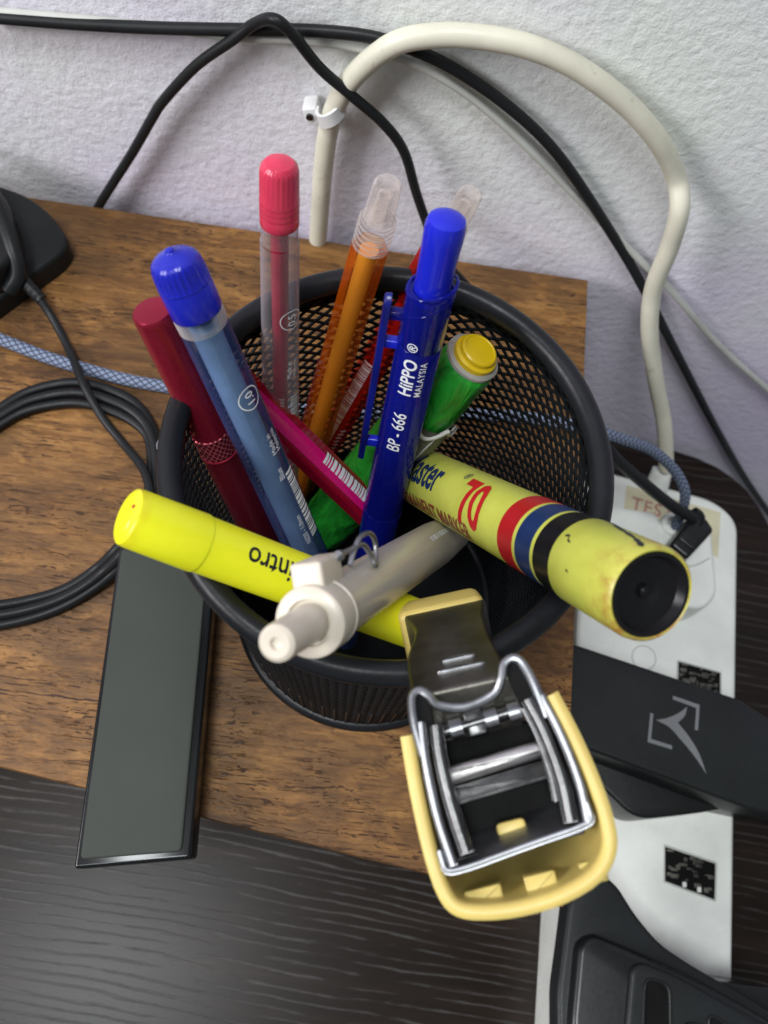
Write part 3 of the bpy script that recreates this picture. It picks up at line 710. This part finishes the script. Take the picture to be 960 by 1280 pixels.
fr = (tuple(wl_(pc)), tuple(inv @ px_), tuple(inv @ py_), tuple(inv @ pn_))
if px_.cross(py_).dot(pn_) < 0: fr = (fr[0], tuple(-(inv @ px_)), fr[2], fr[3]); poly = [(-a, b) for a, b in poly]
part('base_plate', prism(poly, -.9, 0, .08, 3, fr), M['smoke'], t, 40)
for k, yy in ((0, y0+.62), (1, y0+.98)):
    ww = .40-.12*k
    part('embossed_oval', prism([(.02+ww*math.cos(a), yy+.07*math.sin(a)-.05*math.cos(a)**2) for a in [2*PI*i/24 for i in range(24)]], -.02, .05, .03, 2, fr), M['chrome'], t)
part('toe_cap', prism(rpoly([(-.86, y1-.10), (.86, y1-.10), (.80, y1+.62), (-.80, y1+.62)], .22), -.95, .06, .16, 4, fr), M['stapleryellow'], t)
part('toe_cap_step', prism(rpoly([(-.80, y1+.40), (.82, y1+.40), (.66, y1+.95), (-.55, y1+.95)], .2), -.95, -.12, .12, 3, fr), M['stapleryellow'], t)

# ================================================================== CABLES
def cable(name, pts, r, mat, label, cat='cable', group=None, seg=14, n=10):
    return single(name, tube(pts, r, seg, n), M[mat], label, cat, group, 60)
PATHS = {
    'black_main': [(-12.82, 13.01, 7.0), (-12.14, 13.01, 7.07), (-9.88, 13.01, 7.27), (-7.63, 13.01, 7.54), (-5.41, 13.01, 7.88), (-3.24, 13.01, 8.22), (-1.51, 13.01, 8.25), (0.29, 13.01, 7.76), (2.31, 13.01, 6.62), (4.1, 13.01, 5.12), (6.42, 13.01, 2.43), (8.36, 13.01, -0.03), (11.56, 13.01, -4.47), (15.64, 13.01, -10.05), (19.49, 13.01, -15.02), (24.78, 13.01, -21.22)],
    'conduit': [(-12.8, 13.1, 7.14), (-12.13, 13.1, 7.18), (-8.99, 13.1, 7.4), (-5.45, 13.1, 7.58), (-3.25, 13.1, 7.82), (-2.15, 13.1, 7.81), (-0.81, 13.1, 7.66), (0.87, 13.1, 6.89), (2.64, 13.1, 5.6), (4.86, 13.1, 3.69), (6.43, 13.1, 2.32), (8.32, 13.1, 0.72), (9.58, 13.1, -0.33), (12.54, 13.1, -3.16), (15.85, 13.1, -5.81), (18.76, 13.1, -8.06)],
    'second': [(-12.55, 13.0, -3.41), (-11.62, 13.0, -1.57), (-10.85, 12.85, 0.04), (-9.24, 12.85, 2.75), (-8.33, 12.85, 4.38), (-7.84, 12.85, 5.18), (-6.72, 12.85, 6.61), (-5.62, 12.85, 7.65), (-4.97, 12.85, 8.27), (-4.38, 12.5, 8.8), (-3.9, 12.45, 8.49), (-3.16, 12.5, 7.5), (-2.24, 12.5, 6.72), (-1.27, 12.5, 5.89), (-0.58, 12.5, 4.93), (-0.04, 12.4, 3.44), (0.48, 12.2, 2.28), (1.0, 11.0, 2.37), (2.01, 11.03, 1.0), (3.2, 10.09, 0.8), (4.38, 9.32, 0.6), (5.54, 8.18, 0.5), (6.57, 6.95, 0.3), (7.95, 6.77, -1.5), (9.46, 6.69, -3.0), (11.18, 6.51, -4.4), (12.28, 6.39, -5.0)],
    'white': [(-3.31, 12.75, -2.13), (-3.21, 12.75, -0.93), (-3.16, 12.75, 0.4), (-3.1, 12.75, 2.02), (-3.02, 12.75, 3.84), (-2.86, 12.75, 5.42), (-2.5, 12.75, 6.66), (-1.88, 12.75, 7.7), (-1.08, 12.75, 8.5), (-0.06, 12.75, 8.88), (0.97, 12.75, 9.01), (2.25, 12.75, 8.95), (3.63, 12.75, 8.55), (5.22, 12.75, 7.68), (6.56, 12.75, 6.58), (7.6, 12.75, 5.29), (7.97, 12.2, 4.6), (8.22, 12.0, 3.16), (8.39, 11.8, 1.26), (8.86, 11.4, -0.43), (9.87, 10.9, -2.64), (11.11, 10.3, -5.03), (12.1, 9.6, -7.4)],
    'braid': [(-13.3, 7.02, 0.22), (-12.61, 6.87, 0.22), (-10.96, 6.45, 0.22), (-9.36, 6.18, 0.22), (-8.05, 6.04, 0.22), (-6.89, 6.0, 0.22), (-4.69, 5.92, 0.22), (-2.63, 5.96, 0.22), (-0.84, 6.1, 0.22), (1.99, 6.5, 0.22), (4.08, 6.74, 0.22), (5.67, 6.76, 0.22), (6.78, 6.63, 0.25), (7.93, 6.94, -0.6), (9.61, 7.52, -2.2), (10.97, 7.58, -3.6), (11.76, 7.25, -4.6), (12.1, 6.95, -5.8), (12.17, 6.6, -6.8)],
    'dockcable': [(-12.18, 8.69, 0.9), (-11.68, 8.35, 0.8), (-11.11, 7.8, 0.4), (-10.42, 6.89, 0.25), (-9.7, 5.78, 0.55), (-9.26, 5.16, 0.5), (-8.71, 4.53, 0.25), (-7.93, 3.81, 0.2), (-7.07, 2.92, 0.5), (-6.65, 1.96, 0.6), (-6.64, 1.06, 0.6), (-6.9, -0.02, 0.7)],
    'coil0': [(-12.7, 3.64, 0.2), (-11.95, 4.46, 0.2), (-11.16, 5.22, 0.2), (-9.89, 5.72, 0.2), (-8.59, 5.58, 0.2), (-7.67, 5.1, 0.2), (-6.98, 4.13, 0.2), (-6.58, 2.81, 0.2), (-6.49, 1.55, 0.4), (-6.61, 0.26, 1.1), (-7.38, -0.53, 0.4), (-8.37, -1.41, 0.2), (-9.46, -2.04, 0.2), (-10.91, -2.55, 0.2)],
    'coil1': [(-12.55, 3.24, 0.32), (-11.82, 4.12, 0.32), (-11.02, 4.84, 0.32), (-9.76, 5.3, 0.32), (-8.47, 5.16, 0.32), (-7.56, 4.71, 0.32), (-7.02, 3.95, 0.32), (-6.7, 2.74, 0.32), (-6.65, 1.48, 0.52), (-6.8, 0.25, 1.22), (-7.55, -0.46, 0.52), (-8.44, -1.23, 0.32), (-9.49, -1.8, 0.32), (-10.94, -2.28, 0.32)],
    'coil2': [(-12.5, 2.95, 0.2), (-11.79, 3.9, 0.2), (-10.99, 4.58, 0.2), (-9.71, 5.0, 0.2), (-8.42, 4.86, 0.2), (-7.53, 4.45, 0.2), (-7.12, 3.88, 0.2), (-6.89, 2.76, 0.2), (-6.86, 1.49, 0.4), (-7.04, 0.32, 1.1), (-7.78, -0.33, 0.4), (-8.59, -1.0, 0.2), (-9.61, -1.5, 0.2), (-11.08, -1.96, 0.2)],
}
cable('cable', PATHS['black_main'], .17, 'black', 'thick black cable running along the wall and down to the rounded desk corner')
cable('wire', PATHS['conduit'], .13, 'conduit', 'thin grey-white wire on the wall just behind the thick black cable', 'wire')
cable('cable', PATHS['second'], lambda k: .155+.075*max(0, k-.62)/.38, 'black', 'black cable looping up the wall, then passing behind the cup to a black plug')
cable('cable', PATHS['white'], .31, 'whitecable', 'thick aged white cable arching over the wall down to the power strip', 'cable', seg=20)
o = cable('braided_cable', PATHS['braid'], .20, 'braid', 'blue grey woven cable crossing the wooden board behind the cup', seg=18)
t = thing('charging_cable', 'black cable coiled in three loops on the wooden board beside the cup', 'cable', (-9, 2, 0))
for k in ('coil0', 'coil1', 'coil2'):
    part('loop', tube([(x+9, y-2, z) for x, y, z in PATHS[k]], .155, 12, 10), M['black'], t, 60)
part('metal_ring', torus(.20, .05, .42, 28, 8, 2.33, 1.9), M['chrome'], t, 60)
part('lead', tube([(x+9, y-2, z) for x, y, z in PATHS['dockcable']], .135, 12, 10), M['black'], t, 60)
part('strain_relief', tube([(x+9, y-2, z) for x, y, z in [(-12.3, 8.80, .95), (-11.95, 8.55, .9), (-11.5, 8.25, .7)]], lambda k: .24-.05*k+.02*math.sin(40*k), 12, 8), M['black'], t, 60)
# cable clip on the wall
t = thing('cable_clip', 'white plastic cable clip nailed to the wall around the thick white cable', 'clip', (-2.86, 12.75, 5.85), Matrix.Rotation(-.28, 3, 'Y'))
cr = [( .40*math.cos(a)*1.02, -.40*math.sin(a)*1.0) for a in [PI*i/12-.15 for i in range(13)]]
V, F = [], []
for z in (-.22, .22):
    for ro in (.36, .46):
        for i in range(13):
            a = -.3+(PI+.6)*i/12; V.append((ro*math.cos(a), -ro*math.sin(a), z+.15*math.cos(a)))
for i in range(12):
    a, b, c, d = i, 13+i, 26+i, 39+i
    F += [(a, a+1, b+1, b), (c, d, d+1, c+1), (a, c, c+1, a+1), (b, b+1, d+1, d)]
F += [(0, 13, 39, 26), (12, 38, 51, 25)]
part('hook', (V, F), M['clipwhite'], t, 60)
part('nail_block', box(-.86, -.42, -.05, .55, -.38, .12, .06), M['clipwhite'], t)
part('nail_head', tube([(-.66, -.12, -.12), (-.66, -.02, -.12)], .11, 16, 1), M['gunmetal'], t)

# ================================================================== GREY BAR, DOCK
t = thing('power_bank', 'long slim dark grey slab with glossy black edges lying over the board edge', 'power bank', (-5.5, -4, 0))
def rel(P, b): return [(x-b[0], y-b[1]) for x, y in P]
bb = [(-6.22, -8.30), (-3.42, -7.72), (-4.25, .2), (-7.02, .2)]
part('casing', prism(rpoly(rel(bb, (-5.5, -4)), .12), .02, 1.35, .08, 3), M['barside'], t)
tb = [(-6.10, -8.06), (-3.66, -7.58), (-4.48, .1), (-6.92, .1)]
part('top_face', prism(rpoly(rel(tb, (-5.5, -4)), .15), 1.30, 1.44, .05, 3), M['bartop'], t)
t = thing('charging_dock', 'black plastic charging dock on the board at the left edge', 'dock', (-13, 10, 0))
b0 = (-13, 10)
dp = [(-18, 12.3), (-14.2, 12.45), (-12.9, 12.15), (-11.9, 11.45), (-11.15, 10.55), (-11.3, 9.95), (-12.6, 8.15), (-13.2, 7.3), (-18, 4.0)]
part('base', prism(rpoly(rel(dp, b0), [.5, .5, .8, .5, .6, .6, .3, .5, .5]), .02, .85, .18, 4), M['slate'], t)
dp2 = [(-18, 12.0), (-14.0, 12.1), (-12.9, 10.9), (-12.2, 9.3), (-12.4, 8.5), (-13.3, 7.6), (-18, 4.4)]
part('cradle', prism(rpoly(rel(dp2, b0), .4), .8, 1.9, .25, 4), M['dark'], t)
part('cradle_ridge', tube([(x-b0[0], y-b0[1], z) for x, y, z in [(-15.5, 12.2, 2.2), (-14.1, 11.6, 2.2), (-13.2, 10.6, 2.1), (-12.45, 9.4, 1.8), (-12.2, 8.7, 1.3), (-12.5, 8.3, .9)]], .28, 12, 8), M['slate'], t)
for k in range(6):
    part('grip_rib', box(-.2, .2, -.07, .07, 0, .14, .03, ((-.95-.42*k*.55-.6, .0+.42*k-.9, 1.9), (.7, .7, 0), (-.7, .7, 0), (0, 0, 1))), M['dark'], t)
part('cradle_wall', box(-5, -1.4, -2.6, -1.9, 1.8, 2.6, .1), M['dark'], t)

# ================================================================== POWER STRIP AND PLUGS
ZS = -H+3.3
t = thing('power_strip', 'long white power strip with indicator windows lying on the dark desk', 'power strip', (12, 0, -H))
sp = [(8.95, 9.55), (14.9, 8.45), (15.72, 7.6), (14.35, -22), (8.3, -22)]
sp = [(8.95, 9.75), (14.6, 9.0), (15.65, 8.2), (14.35, -22), (8.6, -22), (8.85, 0)]
part('casing', prism(rpoly(rel(sp, (12, 0)), [.7, .8, .9, 0, 0, 0]), .05, 3.3, .22, 4), M['white'], t)
part('cord_gland', tube([(.12, 9.75, 3.9), (.05, 9.0, 3.2)], lambda k: .42+.1*k, 20, 4), M['white'], t)
def window(P, n=9, seed=1, white=True):
    rr = random.Random(seed)
    o = part('indicator_window', prism(rpoly(rel(P, (12, 0)), .03), 3.28, 3.315, 0), M['hole'], t, 0)
    ex = (Vector(P[1])-Vector(P[0])); ey = (Vector(P[3])-Vector(P[0])); bits = []
    for i in range(34):
        u, v = rr.uniform(.06, .9), rr.uniform(.08, .86); c = Vector(P[0])+ex*u+ey*v; s1, s2 = rr.uniform(.03, .14), rr.uniform(.02, .08)
        bits.append(box(c.x-12-s1, c.x-12+s1, c.y-s2, c.y+s2, 3.31, 3.33+rr.random()*.04, .005))
    b = part('contact', join(*bits), M['component'], o); b['kind'] = 'stuff'
    for i in range(4):
        a = (Vector(P[i]), Vector(P[(i+1) % 4])); part('window_frame', tube([(a[0].x-12, a[0].y, 3.32), (a[1].x-12, a[1].y, 3.32)], .035, 6, 1), M['conduit'], o)
    if white:
        for u in (.38, .66):
            c = Vector(P[3])+ex*u*1.0+Vector((0, .14)); part('reed', box(c.x-12-.07, c.x-12+.07, c.y-.1, c.y+.08, 3.32, 3.37, .01), M['white'], o)
window([(12.41, -5.29), (14.36, -5.67), (14.30, -6.96), (12.41, -6.53)], seed=3)
window([(12.96, 1.72), (14.71, 1.47), (14.68, .33), (12.93, .64)], seed=5, white=False)
part('socket_ring', torus(.48, .025, 3.31, 40, 8, -.4, 1.66), M['conduit'], t)
lb = [(10.77, 9.09), (14.88, 8.43), (14.72, 6.35), (10.64, 7.49)]
lab = part('label', prism(rel(lb, (12, 0)), 3.29, 3.308, 0), M['label'], t, 0)
G = glyphs('TESTED', .62, 0, .95, .012, 'LEFT', 1.12); ang = math.atan2(8.43-9.09, 14.88-10.77); ca_, sa_ = math.cos(ang), math.sin(ang)
part('lettering', ([(-1.05+x*ca_-y*sa_, 8.02+x*sa_+y*ca_, 3.313) for x, y in G[0]], G[1]), M['labelink'], lab, 0)

t = thing('wall_plug', 'white square plug with the woven cable going into its round socket', 'plug', (10.8, 6.2, ZS))
part('body', box(-1.6, .75, -1.6, .95, .012, 2.0, .22, None, .5), M['white'], t)
part('cable_boss', lathe([(.3, .56), (1.9, .52), (2.0, .47), (2.02, .30), (1.7, .26)], 32, cx=1.28, cy=.52), M['white'], t)
t = thing('wall_plug', 'white rounded plug half hidden by the black end of the marker', 'plug', (12.9, 5.2, ZS))
part('body', prism(rpoly([(-1.6, 1.6), (.75, 1.75), (.95, -1.2), (.3, -1.9), (-1.4, -1.7)], .5), .012, 1.9, .2, 4), M['white'], t)
part('face_ridge', tube([(-1.0, -.3, 1.92), (.0, -.1, 1.93), (.62, .3, 1.92)], .03, 6, 6), M['conduit'], t)
t = thing('cable_plug', 'black angled plug on the end of the black cable above the white plug', 'plug', (12.25, 5.75, -6.2), Matrix.Rotation(.95, 3, 'Z'))
part('body', prism(rpoly([(-.95, -.42), (.75, -.50), (.95, 0), (.75, .50), (-.95, .42)], .15), 0, 1.15, .16, 4), M['dark'], t)
part('grip', box(-.55, .1, -.34, .34, 1.1, 1.24, .05), M['dark'], t)
part('boot', tube([(.5, .1, .9), (.75, .25, 1.15), (.7, .55, 1.3)], lambda k: .27-.08*k, 12, 4), M['dark'], t)

ZA = 3.9+ZS
t = thing('power_adapter', 'flat black power adapter with a grey arrow logo plugged into the strip', 'adapter', (11, -2, ZS))
ap = [(7.35, .85), (13.75, -.42), (14.45, -.85), (18.5, -1.9), (18.3, -4.4), (13.86, -4.05), (7.2, -2.55)]
part('top_shell', prism(rpoly(rel(ap, (11, -2)), [.3, .4, .4, .3, .3, .4, .3]), 2.2, 3.9, .14, 4), M['slate'], t)
lo = [(7.45, .6), (13.6, -.6), (18.4, -2), (18.2, -4.2), (13.9, -3.9), (12.9, -4.2), (10.6, -4.72), (9.3, -3.7), (7.3, -2.8)]
part('body', prism(rpoly(rel(lo, (11, -2)), [.3, .3, .3, .3, .2, .3, .6, .3, .3]), .03, 2.18, .12, 3), M['dark'], t)
z = 3.905
def flat(P, nm='logo'): part(nm, prism(rel(P, (11, -2)), z, z+.012, 0), M['silverprint'], t, 0)
flat([(11.26, -.60), (12.20, -.80), (12.13, -1.68), (12.02, -1.68), (12.08, -.92), (11.25, -.73)])
flat([(10.46, -1.30), (10.37, -2.30), (11.22, -2.44), (11.22, -2.31), (10.49, -2.18), (10.57, -1.32)])
sw1 = cm([(10.66, -1.52), (11.05, -1.40), (11.45, -1.18), (11.76, -.92)], 5)+cm([(11.76, -.92), (11.68, -1.22), (11.52, -1.42), (11.42, -1.50)], 5)[1:]+cm([(11.42, -1.50), (11.80, -1.92), (12.15, -2.45), (12.40, -3.10)], 6)[1:]+cm([(12.40, -3.10), (11.98, -2.55), (11.50, -2.05), (11.12, -1.70), (10.66, -1.52)], 6)[1:-1]
flat(sw1)

t = thing('power_adapter', 'bulky black adapter with recessed sockets at the bottom right corner', 'adapter', (11, -10, ZS))
a2 = [(8.9, -6.60), (8.34, -6.85), (7.92, -7.5), (7.80, -8.83), (7.66, -10.18), (7.85, -13.5), (19, -15), (19, -12.4), (14.25, -9.95), (12.86, -9.35), (11.97, -9.0), (10.95, -8.5), (10.17, -7.76), (9.51, -6.89)]
part('lower_shell', prism(rpoly(rel(a2, (11, -10)), [.3]*4+[.3, .5, .5, .5]+[.4]*6), 2.7, 3.6, .20, 4), M['slate'], t)
part('plug_base', box(-1.2, 4, -3.2, .6, .02, 2.68, .1), M['dark'], t)
a3 = [(8.15, -8.75), (8.6, -8.45), (9.8, -8.75), (11.9, -9.35), (14.0, -10.2), (18.8, -12.5), (18.8, -14.8), (8.4, -13.4), (8.0, -11)]
part('upper_shell', prism(rpoly(rel(a3, (11, -10)), .35), 3.5, 4.1, .22, 4), M['dark'], t)
fr3 = [(9.75, -9.25), (10.1, -9.05), (11.2, -9.3), (14.0, -10.4), (18.2, -12.7), (18.4, -14.5), (9.4, -13.3)]
part('face_panel', prism(rpoly(rel(fr3, (11, -10)), .3), 4.0, 4.3, .14, 4), M['slate'], t)
for P in ([(10.20, -9.45), (10.95, -9.58), (11.0, -12.5), (10.1, -12.4)], [(12.15, -10.2), (13.0, -10.6), (13.1, -11.9), (12.2, -11.6)]):
    part('socket_shade', prism(rpoly(rel(P, (11, -10)), .2), 4.29, 4.315, 0), M['hole'], t, 0)  # flat black patch painted for the shade down in the socket
    part('socket_frame', tube([(x-11, y+10, 4.32) for x, y in rpoly(P, .3)+[rpoly(P, .3)[0]]], .05, 8, 1), M['dark'], t)
part('centre_post', lathe([(4.2, .34), (4.42, .33), (4.46, .28), (4.46, .2), (4.38, .18)], 28, cx=.62, cy=-.85), M['dark'], t)
part('white_tab', box(2.75, 3.1, -.75, -.35, 4.25, 4.36, .05), M['clipwhite'], t)
